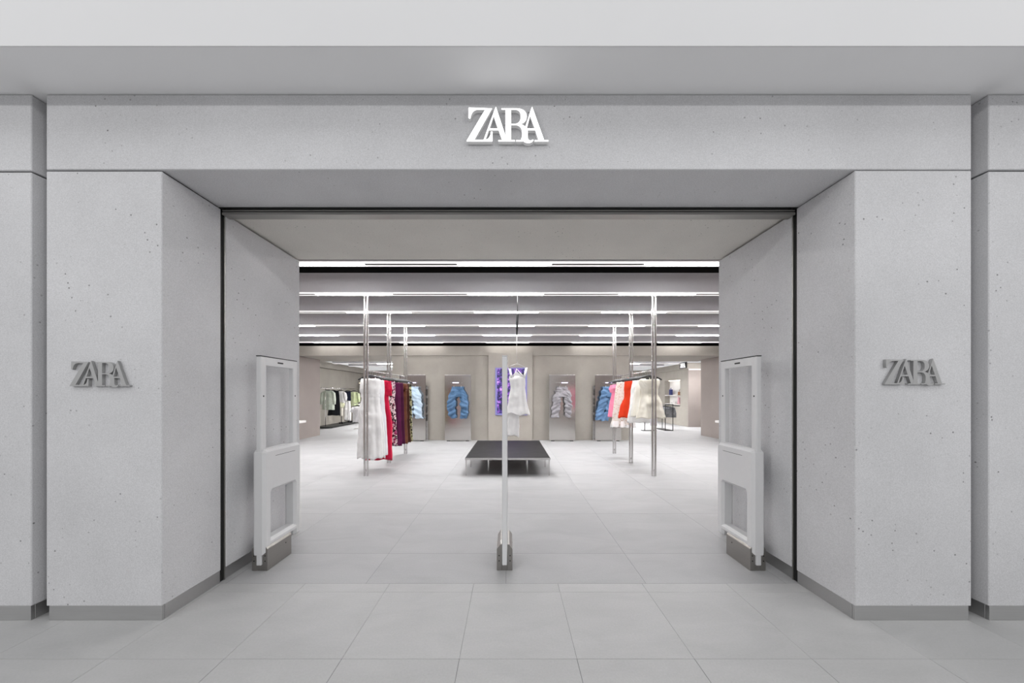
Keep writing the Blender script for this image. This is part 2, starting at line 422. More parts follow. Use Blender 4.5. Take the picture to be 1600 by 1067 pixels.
def letter_mesh(name, loops, sc, depth, mats):
    cu = bpy.data.curves.new(name, 'CURVE'); cu.dimensions = '2D'; cu.fill_mode = 'BOTH'; cu.extrude = depth/2
    for lp in loops:
        sp = cu.splines.new('POLY'); sp.points.add(len(lp)-1)
        for p, (x, y) in zip(sp.points, lp): p.co = ((x-785)*sc, -(y-500)*sc, 0, 1)
        sp.use_cyclic_u = True
    o = bpy.data.objects.new('t', cu); C.objects.link(o)
    dg = bpy.context.evaluated_depsgraph_get(); dg.update()
    me = bpy.data.meshes.new_from_object(o.evaluated_get(dg)); me.name = name
    bpy.data.objects.remove(o); bpy.data.curves.remove(cu)
    for v in me.vertices: v.co = Vector((v.co.x, -v.co.z, v.co.y))      # stands up, faces -Y
    me.materials.clear()
    for m_ in mats: me.materials.append(m_)
    for p in me.polygons: p.material_index = (0 if p.normal.y < -.9 else len(mats)-1)
    return me
def logo(name, label, loc, sc, depth, mats, rz=0):
    t = thing(name, label, 'sign', loc, None, rz)
    for k, lp in enumerate(([Zo], [A1o, A1h], [Ro, Rh], [A2o, A2h])):
        o = link('letter', letter_mesh('letter', lp, sc, depth-.0004*(k % 2), mats), t); o.location.y = -depth/2-.0005-.0001*k
    return t
logo('store_sign', 'glowing white ZARA letters on the concrete header above the entrance', at(793.2, 199.4, 2.075), .003767*.11875, .025, (M['logo_lit'], M['logo_side']))
logo('store_sign', 'unlit grey metal ZARA letters on the left concrete pier', at(160.7, 584, 2.077), .000328, .016, (M['logo_grey'],))
logo('store_sign', 'unlit grey metal ZARA letters on the right concrete pier', at(1424.7, 581, 2.077), .000332, .016, (M['logo_grey'],))

# ------------------------------------------------------------------ security gates
def ring_mesh(outer, inner, W, ch):
    cu = bpy.data.curves.new('housing', 'CURVE'); cu.dimensions = '2D'; cu.fill_mode = 'BOTH'
    cu.extrude = W-ch; cu.bevel_depth = ch; cu.bevel_resolution = 0; cu.offset = -ch
    for lp in (outer, inner):
        sp = cu.splines.new('POLY'); sp.points.add(len(lp)-1)
        for p_, (x, y) in zip(sp.points, lp): p_.co = (x, y, 0, 1)
        sp.use_cyclic_u = True
    o = bpy.data.objects.new('t', cu); C.objects.link(o)
    dg = bpy.context.evaluated_depsgraph_get(); dg.update()
    me = bpy.data.meshes.new_from_object(o.evaluated_get(dg)); me.name = 'housing'
    bpy.data.objects.remove(o); bpy.data.curves.remove(cu)
    for v in me.vertices: v.co = Vector((v.co.z, v.co.x, v.co.y))
    me.materials.clear(); me.materials.append(M['gate'])
    for p_ in me.polygons: p_.use_smooth = False
    return me
def gate(label, X, Y, slim=False):
    t = thing('security_gate', label, 'security gate', (X, Y, 0), 'security gates across the entrance')
    s = 1 if X > 0 else -1
    D, T = .45, .019
    f = MB()
    f.box(-T, T, 0, .058, .044, 1.64, .006, 2); f.box(-T, T, D-.058, D, .15, 1.64, .006, 2)
    f.box(-T, T, .05, D-.05, 1.572, 1.64, .005, 2); f.box(-T, T, .05, D-.05, .90, .93, .004)
    f.box(-T*.9, T*.9, .05, D-.05, .17, .215, .003)
    if slim: f.box(-T, T, .05, D-.05, .58, .91, .004)
    f.build('frame', M['gate'], t)
    MB().box(-T-.002, T+.002, -.001, D+.001, 1.6405, 1.647, .002).build('top_cap', M['dark_metal'] if not slim else M['gate'], t)
    if not slim:
        W = .050; a, c = -.004, D+.010
        link('housing', ring_mesh([(a, .125), (a+.075, .125), (a+.085, .14), (a+.085, .165), (c-.085, .165), (c-.085, .14), (c-.075, .125), (c, .125), (c, .905), (c-.02, .925), (a+.02, .925), (a, .905)],
                                  [(a+.085, .226), (a+.085, .58), (a+.095, .592), (c-.095, .592), (c-.085, .58), (c-.085, .226)], W, .020), t)
        MB().box(-W-.0006, W+.0006, .12, D-.08, .862, .865).build('housing_seam', M['slot'], t)
    MB().box(-T-.0006, T+.0006, D/2-.035, D/2+.035, 1.60, 1.612, .0).build('badge', M['slot'], t)
    for yy in (.028, D-.028): MB().box(-T-.0008, T+.0008, yy-.006, yy+.006, 1.33, 1.342, .0).build('sensor', M['slot'], t)
    W = .06
    for sg in (-1, 1):
        b_ = MB()
        pts = [(sg*(.021), .0), (sg*W, .0), (sg*W, .165), (sg*(W-.026), .2), (sg*.021, .2)]
        b_.prism(pts, 'y', .012, .305, .0015)
        o = b_.build('base_plate', M['steel_gate'], t)
        for z in (.075, .115): MB().tube([(sg*.042, .0095, z), (sg*.042, .0125, z)], .0045, 8).build('bolt', M['slot'], o)
        MB().tube([(sg*(W+.0015), .23, .125), (sg*(W-.002), .23, .125)], .005, 8).build('bolt', M['slot'], o)
    MB().box(-.0200, .0200, .014, .30, .0, .043).build('base_core', M['steel_gate'], t)
    return t
gate('white security gate with bulky lower housing beside the left jamb', -1.915, 2.655)
gate('slim white security gate seen edge on in the middle of entrance', -.042, 2.66, True)
gate('white security gate with bulky lower housing beside the right jamb', 1.895, 2.655)

# ------------------------------------------------------------------ low platform
p = thing('display_platform', 'low dark steel platform on thin legs in the middle of store', 'platform', (-.04, 5.78, 0))
MB().box(-.70, .70, .004, 2.17, .276, .294, .002).build('platform_top', M['platform'], p)
fr = MB()
for bx in ((-.706, .706, 0, .003, .262, .295), (-.706, .706, 2.171, 2.177, .262, .295), (-.706, -.7005, 0, 2.175, .262, .295), (.7005, .706, 0, 2.175, .262, .295)): fr.box(*bx)
fr.box(-.70, .70, .004, .03, .262, .2755); fr.box(-.02, .02, .03, 2.14, .255, .2755)
fr.build('edge_frame', M['steel'], p)
for x, y in [(s*.69, yy) for s in (-1, 1) for yy in (.015, .70, 1.43, 2.155)] + [(s*.34, yy) for s in (-1, 1) for yy in (.34, 1.07, 1.80)]:
    MB().box(x-.011, x+.011, y-.011, y+.011, 0, .2615, .001).build('leg', M['steel'], p)

# ------------------------------------------------------------------ clothes rails
YP = (5.757, 6.847, 7.937); ZR = 1.745
def rail(X, label):
    t = thing('clothes_rail', label, 'clothes rail', (X, YP[0], 0), 'floor to ceiling clothes rails')
    for k, y in enumerate(YP):
        for sx in (-1, 1):
            MB().box(sx*.024-.0155, sx*.024+.0155, y-YP[0]-.0155, y-YP[0]+.0155, 0, CAMZ+HB[k+1]-.006, .006, 2).build('upright', M['steel'], t)
        for z in (.09, 1.745, 2.5): MB().box(-.0085, .0085, y-YP[0]-.012, y-YP[0]+.012, z-.014, z+.014, .001).build('spacer', M['steel'], t)
    MB().tube([(0, -.03, ZR), (0, 2.21, ZR)], .0075, 10).build('hanging_bar', M['steel'], t, True)
    return t
rail(-2.377, 'steel clothes rail on the left holding the long gowns')
rail(2.373, 'steel clothes rail on the right holding the short dresses')

# ------------------------------------------------------------------ garments
def hanger_meshes():
    b_ = MB(); n = 10
    pts = [(-.205+.41*i/n, 0, -.078-.070*(abs(-1+2*i/n))**1.6) for i in range(n+1)]
    b_.tube(pts, [.011+.006*(1-abs(-1+2*i/n)) for i in range(n+1)], 8, .8)
    body = b_.mesh('shoulder_bar', M['hanger'], True)
    h = MB()
    arc = [(0, 0, -.078), (0, 0, -.03)] + [(.016*sin(a), 0, -.0085+.0165*(-cos(a))+.008) for a in [pi*.0+pi*k/6 for k in range(0, 9)]]
    h.tube(arc, .0028, 6)
    return body, h.mesh('hook', M['wire'], True)
HBODY, HHOOK = hanger_meshes()
def hanger(loc, label, group='black hangers', sc=1.0, rz=0):
    t = thing('clothes_hanger', label, 'hanger', loc, group, rz); t.scale = (sc, sc, sc)
    link('shoulder_bar', HBODY, t); link('hook', HHOOK, t)
    return t
def interp(rows, n):
    z0, z1 = rows[0][0], rows[-1][0]; out = []
    for i in range(n):
        z = z0+(z1-z0)*i/(n-1)
        for a, c in zip(rows, rows[1:]):
            if (a[0] >= z >= c[0]) or c is rows[-1]:
                u = (z-a[0])/(c[0]-a[0]) if c[0] != a[0] else 0; u = min(max(u, 0), 1); u = u*u*(3-2*u)*.6+u*.4
                out.append([a[j]+(c[j]-a[j])*u for j in range(4)]); out[-1][0] = z; break
    return out
def cloth(rows, n=34, m=44, folds=7, amp=.012, wr=.006, seed=1, hem=.012, top_amp=.25, wfreq=6, twist=0.0, wz=1.0, slant=0.0):
    """draped tube: rows of (z, centre x, half width, half depth) from top to hem"""
    r = random.Random(seed); ph = [r.uniform(0, 6.28) for _ in range(5)]; off = Vector((seed*3.7, seed*1.3, seed*.7))
    rs = []
    R_ = interp(rows, n)
    for i, (z, cx, hw, hd) in enumerate(R_):
        t = i/(n-1); ring = []
        a = amp*(top_amp+(1-top_amp)*t)
        for k in range(m):
            th = 2*pi*k/m
            f = sin(folds*th+ph[0]+twist*t)+.5*sin((folds*2-1)*th+ph[1]-twist*t*2)+.4*sin((folds//2+1)*th+ph[2])
            x = cx+(hw+a*f*.6)*cos(th); y = (hd+a*f)*sin(th)
            q = Vector((x*wfreq, y*wfreq, (z+slant*x)*wfreq*wz))+off
            d = noise.noise(q)*wr+noise.noise(q*2.3)*wr*.6
            x += d*cos(th); y += d*sin(th)*1.5
            zz = z+(hem*t*t*(noise.noise(Vector((th*.9, seed, 1)))*1.5+.5*sin(folds*th+ph[3])))
            ring.append((x, y, zz))
        rs.append(ring)
    # hem turned in so that the cloth has a body
    rs.append([(cx+(x-cx)*.93, y*.85, z+.01) for x, y, z in rs[-1]])
    return MB().rings(rs)
def strap(pts, w_=.008, flat=.4): return MB().tube(pts, w_, 6, flat)

# --- left rail: long gowns.  x, z offsets are relative to (rail x, y, 0)
GL = -2.377
def gown(name, Y, label, mat, rows, sub=None, hl=None, X=GL, cat='dress', group='gowns on the left rail', straps=True, ang=0, zr=ZR, **kw):
    t = thing(name, label, cat, (X, Y, 0), group, ang)
    cloth(rows, **kw).build('skirt' if cat in ('dress', 'skirt') else 'body', mat, t, True)
    if straps:
        z0, hw = rows[0][0], rows[0][2]
        for s in (-1, 1):
            strap([(s*hw*.62, -.012, z0-.01), (s*hw*.58, -.004, z0+.03), (s*hw*.55, .004, zr-.075)], .006).build('strap', mat, t, True)
    hanger((X, Y, zr), hl or ('black hanger carrying the '+label.split(' on ')[0].split(' with ')[0]), 'black hangers on the rails', 1.0, ang)
    return t
M['f_white'] = fabric('cloth_white', '#f9f8f8')
M['f_white2'] = fabric('cloth_white_soft', '#eeedf0')
M['f_red'] = fabric('cloth_crimson', '#c4173f', '#d32049', 5)
M['f_floral'] = fabric('cloth_floral_magenta', '#e9e0e2', ['#2a1a22', '#8e2256', '#3d3a34', '#6c1b45', '#18161a', '#b04a80'], 19, .9, 'floral')
M['f_purple'] = fabric('cloth_purple', '#56163f', '#631c49', 6)
M['f_plum'] = fabric('cloth_plum', '#431234', '#521a3d', 6)
M['f_brown'] = fabric('cloth_brown', '#3c2018', '#4c2a1e', 6)
M['f_brown2'] = fabric('cloth_chestnut', '#5d3423', '#70412c', 6)
M['f_camo'] = fabric('cloth_green_floral', '#b9b58c', ['#2b2a1c', '#3e3a22', '#57502f', '#1d1c14'], 17, .9, 'floral')
W1 = [(1.615, .0, .150, .045), (1.55, 0, .172, .06), (1.45, 0, .172, .062), (1.33, 0, .150, .05), (1.25, 0, .165, .06), (1.0, .005, .20, .075), (.6, .01, .222, .07), (.27, .01, .238, .075)]
t = gown('gown', 5.93, 'long white gown with gathered waist, nearest on the left rail', M['f_white'], W1, folds=9, amp=.014, wr=.017, seed=3, hem=.02, n=44, m=64)
MB().rings([[(.16*cos(a)*(1+.02*sin(9*a)), -.004+(.058+.004*sin(14*a))*sin(a), z+.008*sin(3*a)) for a in [2*pi*k/40 for k in range(40)]] for z in (1.355, 1.34, 1.322, 1.305)], False).build('waistband', M['f_white'], t, True)
W2 = [(1.62, .0, .16, .03), (1.4, 0, .17, .035), (1.3, 0, .16, .035), (.8, -.01, .21, .045), (.29, -.02, .245, .05)]
gown('gown', 6.135, 'second white gown with thin straps, behind the nearest one', M['f_white2'], W2, folds=8, amp=.008, wr=.006, seed=4, hem=.01)
RD = [(1.60, .0, .165, .045), (1.5, .01, .19, .05), (1.36, .01, .185, .055), (1.28, .01, .165, .05), (.8, .03, .215, .055), (.17, .0, .245, .06)]
t = gown('gown', 6.32, 'crimson long gown with ruffled bodice, behind the white gowns', M['f_red'], RD, folds=6, amp=.014, wr=.008, seed=6, hem=.02)
cloth([(1.59, .03, .17, .05), (1.46, .03, .20, .065), (1.32, .03, .19, .06)], n=18, folds=10, amp=.02, wr=.022, seed=8, top_amp=.8, wfreq=16).build('ruffle', M['f_red'], t, True)
FL = [(1.60, .0, .16, .04), (1.4, .0, .175, .045), (1.25, 0, .16, .04), (.8, .01, .18, .045), (.37, .01, .20, .05)]
gown('gown', 6.70, 'white gown printed with dark and magenta flowers on left rail', M['f_floral'], FL, folds=6, amp=.010, wr=.008, seed=9)
PU = [(1.585, .0, .17, .045), (1.35, .0, .18, .05), (.8, .0, .19, .05), (.32, 0, .21, .05)]
gown('gown', 7.00, 'dark purple pleated gown behind the flowered gown', M['f_purple'], PU, folds=10, amp=.013, wr=.004, seed=11, straps=False)
gown('gown', 7.21, 'plum gown between the purple gown and the brown gowns', M['f_plum'], [(z, c, h*.99, d*.9) for z, c, h, d in PU], folds=9, amp=.012, wr=.004, seed=12, straps=False)
BR = [(1.575, .0, .165, .045), (1.3, .0, .175, .05), (.8, .0, .18, .05), (.30, 0, .20, .05)]
t = gown('gown', 7.43, 'chestnut brown gown with knotted bodice on the left rail', M['f_brown2'], BR, folds=7, amp=.012, wr=.008, seed=14, straps=False)
cloth([(1.56, .1, .08, .05), (1.49, .1, .10, .065), (1.42, .1, .075, .05)], n=12, m=24, folds=6, amp=.014, wr=.02, seed=15, top_amp=.9, wfreq=18).build('knot', M['f_brown2'], t, True)
gown('gown', 7.62, 'dark brown gown behind the chestnut one on left rail', M['f_brown'], BR, folds=7, amp=.012, wr=.006, seed=16, straps=False)
gown('gown', 7.80, 'olive and black printed gown, farthest on the left rail', M['f_camo'], [(z, c, h*1.0, d) for z, c, h, d in BR], folds=5, amp=.010, wr=.006, seed=18)

# --- right rail: short dresses
GR = 2.373
M['f_cream'] = fabric('cloth_cream', '#eee8d9', '#f3eee2', 5)
M['f_ivory'] = fabric('cloth_ivory', '#efebe0', '#f5f2ea', 5)
M['f_lace'] = fabric('cloth_embroidered', '#efeae4', ['#efeae4', '#e8dcd0', '#c9a58d', '#d9c0ae', '#efeae4'], 40, .9, 'floral')
M['f_orange'] = fabric('cloth_orange_red', '#d6391a', '#e0421f', 5)
M['f_pink'] = fabric('cloth_pink', '#f286a8', '#f79bb8', 8)
GRP = 'short garments on the right rail'
C1 = [(1.60, 0, .165, .05), (1.54, 0, .175, .06), (1.42, 0, .14, .055), (1.36, 0, .135, .05), (1.2, .02, .185, .075), (.945, .02, .25, .095)]
t = gown('dress', 5.93, 'short cream flared dress, nearest on the right rail', M['f_cream'], C1, X=GR, group=GRP, folds=6, amp=.014, wr=.014, seed=21, hem=.012, straps=False, n=36, m=64)
for s in (-1, 1):
    cloth([(1.615, s*.115, .035, .02), (1.58, s*.11, .065, .035), (1.50, s*.07, .07, .055), (1.44, s*.03, .04, .05)], n=12, m=24, folds=3, amp=.006, wr=.01, seed=22+s).build('bodice_fold', M['f_cream'], t, True)
C2 = [(1.61, -.0, .13, .045), (1.5, -.01, .155, .05), (1.3, -.02, .18, .06), (.955, -.03, .225, .07)]
gown('dress', 6.13, 'ivory pleated short dress behind the cream flared dress', M['f_ivory'], C2, X=GR, group=GRP, folds=13, amp=.011, wr=.004, seed=24, hem=.008, straps=True, n=30, m=80)
gown('dress', 6.34, 'white short dress showing between the ivory and orange dresses', M['f_white'], [(1.60, 0, .15, .04), (1.4, -.02, .155, .045), (1.2, -.02, .17, .05), (.84, -.03, .215, .05)], X=GR, group=GRP, folds=7, amp=.01, wr=.008, seed=26)
OR_ = [(1.61, .0, .16, .045), (1.45, .0, .17, .05), (1.3, -.01, .155, .045), (1.1, -.06, .18, .05), (.90, -.085, .19, .055)]
gown('dress', 6.74, 'orange red ruched short dress on the right rail', M['f_orange'], OR_, X=GR, group=GRP, folds=8, amp=.013, wr=.008, seed=28, twist=1.5)
LC = [(1.60, -.02, .17, .04), (1.4, -.03, .19, .045), (1.1, -.04, .21, .05), (.86, -.05, .23, .055), (.70, -.05, .25, .06)]
t = gown('dress', 7.16, 'white embroidered lace dress with ruffled hem on right rail', M['f_lace'], LC, X=GR, group=GRP, folds=7, amp=.011, wr=.006, seed=30)
cloth([(.80, -.05, .24, .06), (.74, -.05, .255, .07), (.675, -.05, .265, .075)], n=10, m=70, folds=14, amp=.014, wr=.008, seed=31, top_amp=.5).build('ruffle', M['f_white'], t, True)
PK = [(1.56, .0, .15, .045), (1.46, .0, .19, .06), (1.36, .0, .175, .05), (1.1, -.03, .195, .055), (.86, -.045, .21, .06)]
t = gown('dress', 7.56, 'pink ruched dress between the lace dress and the jeans', M['f_pink'], PK, X=GR, group=GRP, folds=10, amp=.014, wr=.008, seed=33, straps=False)
cloth([(1.55, -.02, .17, .05), (1.47, -.03, .20, .07), (1.39, -.02, .18, .06)], n=12, folds=9, amp=.016, wr=.015, seed=34, top_amp=.8, wfreq=14).build('ruffle', M['f_pink'], t, True)
# bare black hangers packed between the garments
for X, GN, lst in ((GL, 'left', [(6.03, 'between the two white gowns'), (6.21, 'just behind the second white gown'), (6.42, 'just behind the crimson gown'), (6.52, 'midway between crimson and flowered gowns'),
                     (6.80, 'just behind the flowered gown'), (6.91, 'just in front of the purple gown'), (7.11, 'between the purple and plum gowns'), (7.32, 'between the plum and chestnut gowns'), (7.71, 'just in front of the olive printed gown')]),
                   (GR, 'right', [(6.03, 'between the cream and ivory dresses'), (6.24, 'between the ivory and the white dress'), (6.46, 'just behind the white short dress'), (6.58, 'just in front of the orange dress'),
                     (6.93, 'just behind the orange dress'), (7.02, 'just in front of the lace dress'), (7.30, 'just behind the lace dress'), (7.42, 'just in front of the pink dress'), (7.70, 'just behind the pink dress')])):
    for y, w_ in lst: hanger((X, y, ZR), 'bare black hanger on the '+GN+' rail, '+w_, 'bare hangers on the '+GN+' rail')

# --- hanging white dress in the middle
DX, DY = .122, 5.80
cord = thing('hanging_cord', 'dark cord hanging from the ceiling beam above the white dress', 'cord', (DX, DY, 1.83))
MB().tube([(0, 0, CAMZ+HB[1]-1.83-.012), (0, 0, 2.70-1.83)], .006, 8).build('upper_rod', M['dark_metal'], cord, True)
MB().tube([(.002, 0, .875), (.004, 0, .84), (-.004, .0, .72), (-.006, 0, .62), (-.012, 0, .49)], [.012, .017, .019, .017, .008], 8, .5).build('dark_strap', M['hanger'], cord, True)
MB().tube([(-.010, 0, .495), (-.012, 0, .2), (-.012, 0, .036)], .0028, 6).build('lower_wire', M['wire'], cord, True)
hg = thing('wire_hanger', 'thin wire hanger holding the white dress at the centre', 'hanger', (DX-.012, DY, 1.83))
MB().tube([(-.15, 0, -.03), (-.08, 0, .0), (0, 0, .028), (.06, 0, .008), (.185, 0, -.055)], .0032, 6).build('shoulder_wire', M['wire'], hg, True)
MB().tube([(0, 0, .028), (.004, 0, .05), (.016, 0, .055), (.018, 0, .04)], .0028, 6).build('hook', M['wire'], hg, True)
d = thing('white_dress', 'white sleeveless dress with trailing hem hanging above the platform', 'dress', (DX, DY, 0))
cloth([(1.655, -.005, .125, .035), (1.60, -.005, .135, .055), (1.53, .0, .128, .055), (1.46, .0, .12, .05), (1.25, .0, .148, .065), (1.015, .005, .195, .08)], n=36, m=60, folds=5, amp=.010, wr=.008, seed=41, hem=.022).build('bodice_skirt', M['f_white'], d, True)
cloth([(1.06, -.07, .10, .03), (.9, -.07, .10, .03), (.66, -.075, .105, .028)], n=22, m=40, folds=4, amp=.008, wr=.006, seed=42, hem=.03).build('trailing_panel', M['f_white'], d, True)
for s, xs in ((-1, -.135), (1, .155)):
    strap([(xs*.72, -.045, 1.62), (xs*.83, -.03, 1.69), (xs*.93, -.01, 1.77), (xs*.97, .0, 1.792), (xs*.9, .022, 1.74), (xs*.7, .035, 1.64)], [.02, .019, .020, .020, .016, .014], .25).build('shoulder_strap', M['f_white'], d, True)
strap([(-.075, -.04, 1.645), (-.035, -.03, 1.70), (-.014, -.01, 1.775), (.012, -.02, 1.74), (.085, -.04, 1.655)], [.016, .011, .007, .008, .014], .3).build('halter_strap', M['f_white'], d, True)
MB().prism([(-.115, 1.64), (.115, 1.64), (.05, 1.675), (-.01, 1.725), (-.055, 1.69)], 'y', -.036, -.028, .002).build('neck_panel', M['f_white'], d)

# ------------------------------------------------------------------ steel display panels on the back wall with jeans
M['denim'] = fabric('denim_blue', '#42617f', '#6384a8', 5, .9, 'denim')
M['denim_mid'] = fabric('denim_mid_blue', '#4c6b8c', '#6b8bb0', 5, .9, 'denim')
M['denim_pale'] = fabric('denim_pale', '#a9bfd3', '#c3d3e1', 5, .9, 'denim')
M['grey_satin'] = fabric('satin_grey', '#8d8b90', '#9d9b9f', 4, .42, None, .3)
YPn = 10.02
def jeans(name, label, mat, X, Y, waist, legs, seed, ztop=1.565):
    """waist: (half width); legs: per leg list of (z, centre x, half width)"""
    t = thing(name, label, 'trousers', (X, Y, 0), 'trousers on the steel panels')
    hip = [(ztop, 0, waist, .035), (ztop-.05, 0, waist*1.03, .045), (ztop-.16, 0, waist*1.22, .06), (ztop-.29, 0, waist*1.38, .058)]
    cloth(hip, n=22, m=56, folds=4, amp=.003, wr=.022, seed=seed, hem=0, wfreq=4, wz=3.2, slant=.3).build('hip', mat, t, True)
    MB().rings([[(x*1.015, y*1.04, z) for x, y, z in [((waist+.004)*cos(a), .040*sin(a), zz) for a in [2*pi*k/36 for k in range(36)]]] for zz in (ztop+.004, ztop-.032)], False).build('waistband', mat, t, True)
    for k, lg in enumerate(legs):
        rows = [(z, x, hw, .052 if i else .04) for i, (z, x, hw) in enumerate(lg)]
        cloth(rows, n=40, m=40, folds=3, amp=.004, wr=.042, seed=seed+3+k, hem=.012, wfreq=4, wz=3.0, slant=(.5 if k else -.5), top_amp=.6).build('leg', mat, t, True)
    for s in (-1, 1):
        MB().box(s*waist*.62-.009, s*waist*.62+.009, -.05, -.03, ztop-.02, ztop+.028, .003).build('clip', M['wire'], t)
    return t
PX = [644.5, 715.5, 878.5, 950.5]
PL = ['leftmost steel panel, behind the end of the left rail', 'steel panel carrying blue jeans, left of the central column',
      'steel panel carrying grey trousers, right of the central column', 'rightmost steel panel, behind the end of the right rail']
BAR_SPANS = [[(-8, -3.5), (-2.8, 1.2), (2, 6)], [(-8, -5), (-4.4, 1.4)], [(-1, 8)], [(-5, 1.2), (1.8, 7)]]
for i, (px, lab) in enumerate(zip(PX, PL)):
    X = (px-797)*YPn/F
    t = thing('display_stand', lab, 'display stand', (X, YPn, 0), 'steel display panels at the back wall')
    MB().box(-.377, .377, 0, .035, .022, 1.885, .002).build('panel_sheet', M['steel_panel'], t)
    MB().box(-.379, .379, -.004, .039, 1.886, 1.912, .002).build('top_trim', M['steel'], t)
    for s in (-1, 1): MB().box(s*.27-.05, s*.27+.05, .004, .03, 0, .0215).build('foot', M['dark_metal'], t)
    lr = MB().box(-.20, .16, -.045, -.03, 1.672, 1.688, .002); lr.box(-.19, -.18, -.03, .0, 1.675, 1.685); lr.box(.14, .15, -.03, 0, 1.675, 1.685)
    bar = lr.build('hook_bar', M['steel'], t)
    for a, c in BAR_SPANS[i]:
        MB().box(a*YPn/F, c*YPn/F, -.052, -.0455, 1.669, 1.692, .001).build('lamp', M['led'], bar)  # glowing segment on the front of the hook bar
jx = lambda px: (px-797)*9.93/F
jeans('jeans', 'blue jeans with bowed legs clipped on panel left of the column', M['denim'], jx(715.5), 9.895, .165,
      [[(1.46, -.085, .115), (1.28, -.15, .115), (1.02, -.19, .125), (.86, -.175, .105), (.67, -.12, .09)],
       [(1.46, .085, .11), (1.28, .15, .11), (1.02, .185, .115), (.86, .185, .11), (.66, .145, .10)]], 51)
jeans('grey_trousers', 'crumpled grey satin trousers clipped on panel right of the column', M['grey_satin'], jx(878.5), 9.895, .145,
      [[(1.46, -.085, .115), (1.22, -.165, .11), (1.0, -.17, .12), (.85, -.20, .105), (.69, -.22, .10)],
       [(1.46, .085, .115), (1.25, .14, .115), (1.05, .165, .11), (.90, .155, .10), (.70, .165, .075)]], 61)
jeans('jeans', 'pale washed jeans on the leftmost panel, half behind the gowns', M['denim_pale'], jx(645), 9.895, .16,
      [[(1.46, -.09, .12), (1.2, -.15, .12), (.95, -.14, .13), (.70, -.10, .11)],
       [(1.46, .085, .125), (1.22, .13, .13), (1.02, .14, .135), (.88, .15, .12), (.66, .185, .12)]], 71)
jeans('jeans', 'mid blue jeans on the rightmost panel, beside the pink dress', M['denim_mid'], jx(951), 9.895, .165,
      [[(1.46, -.09, .12), (1.2, -.155, .12), (.95, -.20, .12), (.80, -.25, .12), (.62, -.28, .12)],
       [(1.46, .09, .11), (1.2, .07, .12), (.95, .02, .12), (.80, -.04, .10), (.60, -.13, .10)]], 81)
# narrow shelving seen edge on beside the outer panels
M['folded'] = fabric('folded_dark', '#4c4a48', '#6a6764', 20)
for px, lab in ((667.2, 'narrow shelving with folded stacks right of the leftmost panel'), (927.8, 'narrow shelving with folded stacks left of the rightmost panel')):
    X = (px-797)*10.15/F
    t = thing('shelf_unit', lab, 'shelf', (X, 10.13, 0), 'shelving behind the outer panels')
    f = MB()
    f.box(-.03, .03, .0, .12, 0, .04); f.box(-.034, -.03, 0, .12, 0, 1.60); f.box(.03, .034, 0, .12, 0, 1.60); f.box(-.034, .034, .121, .125, 0, 1.6)
    f.build('shelf_frame', M['steel'], t)
    for z in (.56, .80, 1.04, 1.30, 1.57): MB().box(-.0295, .0295, 0, .12, z, z+.02).build('shelf', M['steel'], t)
    for z in (.60, .84, 1.08, 1.34):
        o = MB().box(X-.026, X+.026, 10.135, 10.24, z-.0195, z+.16, .012, 2).build('folded_jeans', M['folded'])
        tag(o, 'dark folded jeans on the '+{.60: 'lowest', .84: 'second lowest', 1.08: 'second highest', 1.34: 'highest'}[z]+(' shelf by the leftmost panel' if px < 700 else ' shelf by the rightmost panel'), 'jeans', 'folded jeans in the narrow shelving')

# purple light box on the column
t = thing('light_box', 'violet backlit picture with purple flowers on the central column', 'picture', at(798.7, 611.5, 10.188))
w2, h2 = 24.7*10.188/F, 37*10.188/F
m, nt, bs = new_mat('violet_picture'); pz = coord(nt)
n1 = noise_tex(nt, pz, 9, 5, .65); cA = ramp(nt, n1, [(.40, lin('#15122e')), (.50, lin('#3a2f78')), (.57, lin('#8a56b8')), (.66, lin('#d6a6e0'))])
nt.links.new(cA, bs.inputs['Base Color']); nt.links.new(cA, bs.inputs['Emission Color']); bs.inputs['Emission Strength'].default_value = .22
MB().box(-w2+.05, w2-.05, -.02, -.0, -h2+.05, h2-.03).build('picture_sheet', m, t)
M['violet'] = glow('violet_edge', '#7775ac', .25)
f = MB(); f.box(-w2, w2, -.03, 0, h2-.03, h2); f.box(-w2, w2, -.03, 0, -h2, -h2+.05); f.box(-w2, -w2+.05, -.03, 0, -h2+.05, h2-.03); f.box(w2-.05, w2, -.03, 0, -h2+.05, h2-.03)
f.build('light_frame', M['violet'], t)

# ------------------------------------------------------------------ side wall shelves near the entrance jambs
for s, px, lab in ((-1, 478.5, 'white shelf on the left store wall beside the jamb edge'), (1, 1116, 'white shelf on the right store wall beside the jamb edge')):
    z = .55; X = s*6.27; Xe = (px-797)*9.9/F
    o = MB().box(min(X, Xe)+.02, max(X, Xe)-.0, 9.2, 9.9, z, z+.06, .004).build('wall_shelf', M['shelf_white'])
    tag(o, lab, 'shelf')

# ------------------------------------------------------------------ far left room: curved floor rack with tops
RX = -7.38
t = thing('clothes_rail', 'steel rail with low curved tray along the far left wall', 'clothes rail', (RX, 13.7, 0))
MB().tube([(0, -.1, 1.60), (0, 3.9, 1.60)], .02, 8).build('hanging_bar', M['steel'], t, True)
for y in (.25, 1.55, 3.8): MB().tube([(0, y, .06), (0, y, 1.615)], .013, 8).build('upright', M['steel'], t, True)
b = MB(); pts = []
for k in range(7): a = pi+pi/2*k/6; pts.append((.15+.35*cos(a)-.15, .35+.35*sin(a)))
pts = [(-.35, 4.0), (-.35, .2)] + [(-.35+.25-.25*cos(pi/2*k/5), .2-.25*sin(pi/2*k/5)) for k in range(1, 6)] + [(.12, -.05)] + [(.12+.2*sin(pi/2*k/5), .15-.2*cos(pi/2*k/5)) for k in range(1, 6)] + [(.32, 4.0)]
b.prism(pts, 'z', .03, .07).build('tray', M['dark_metal'], t)
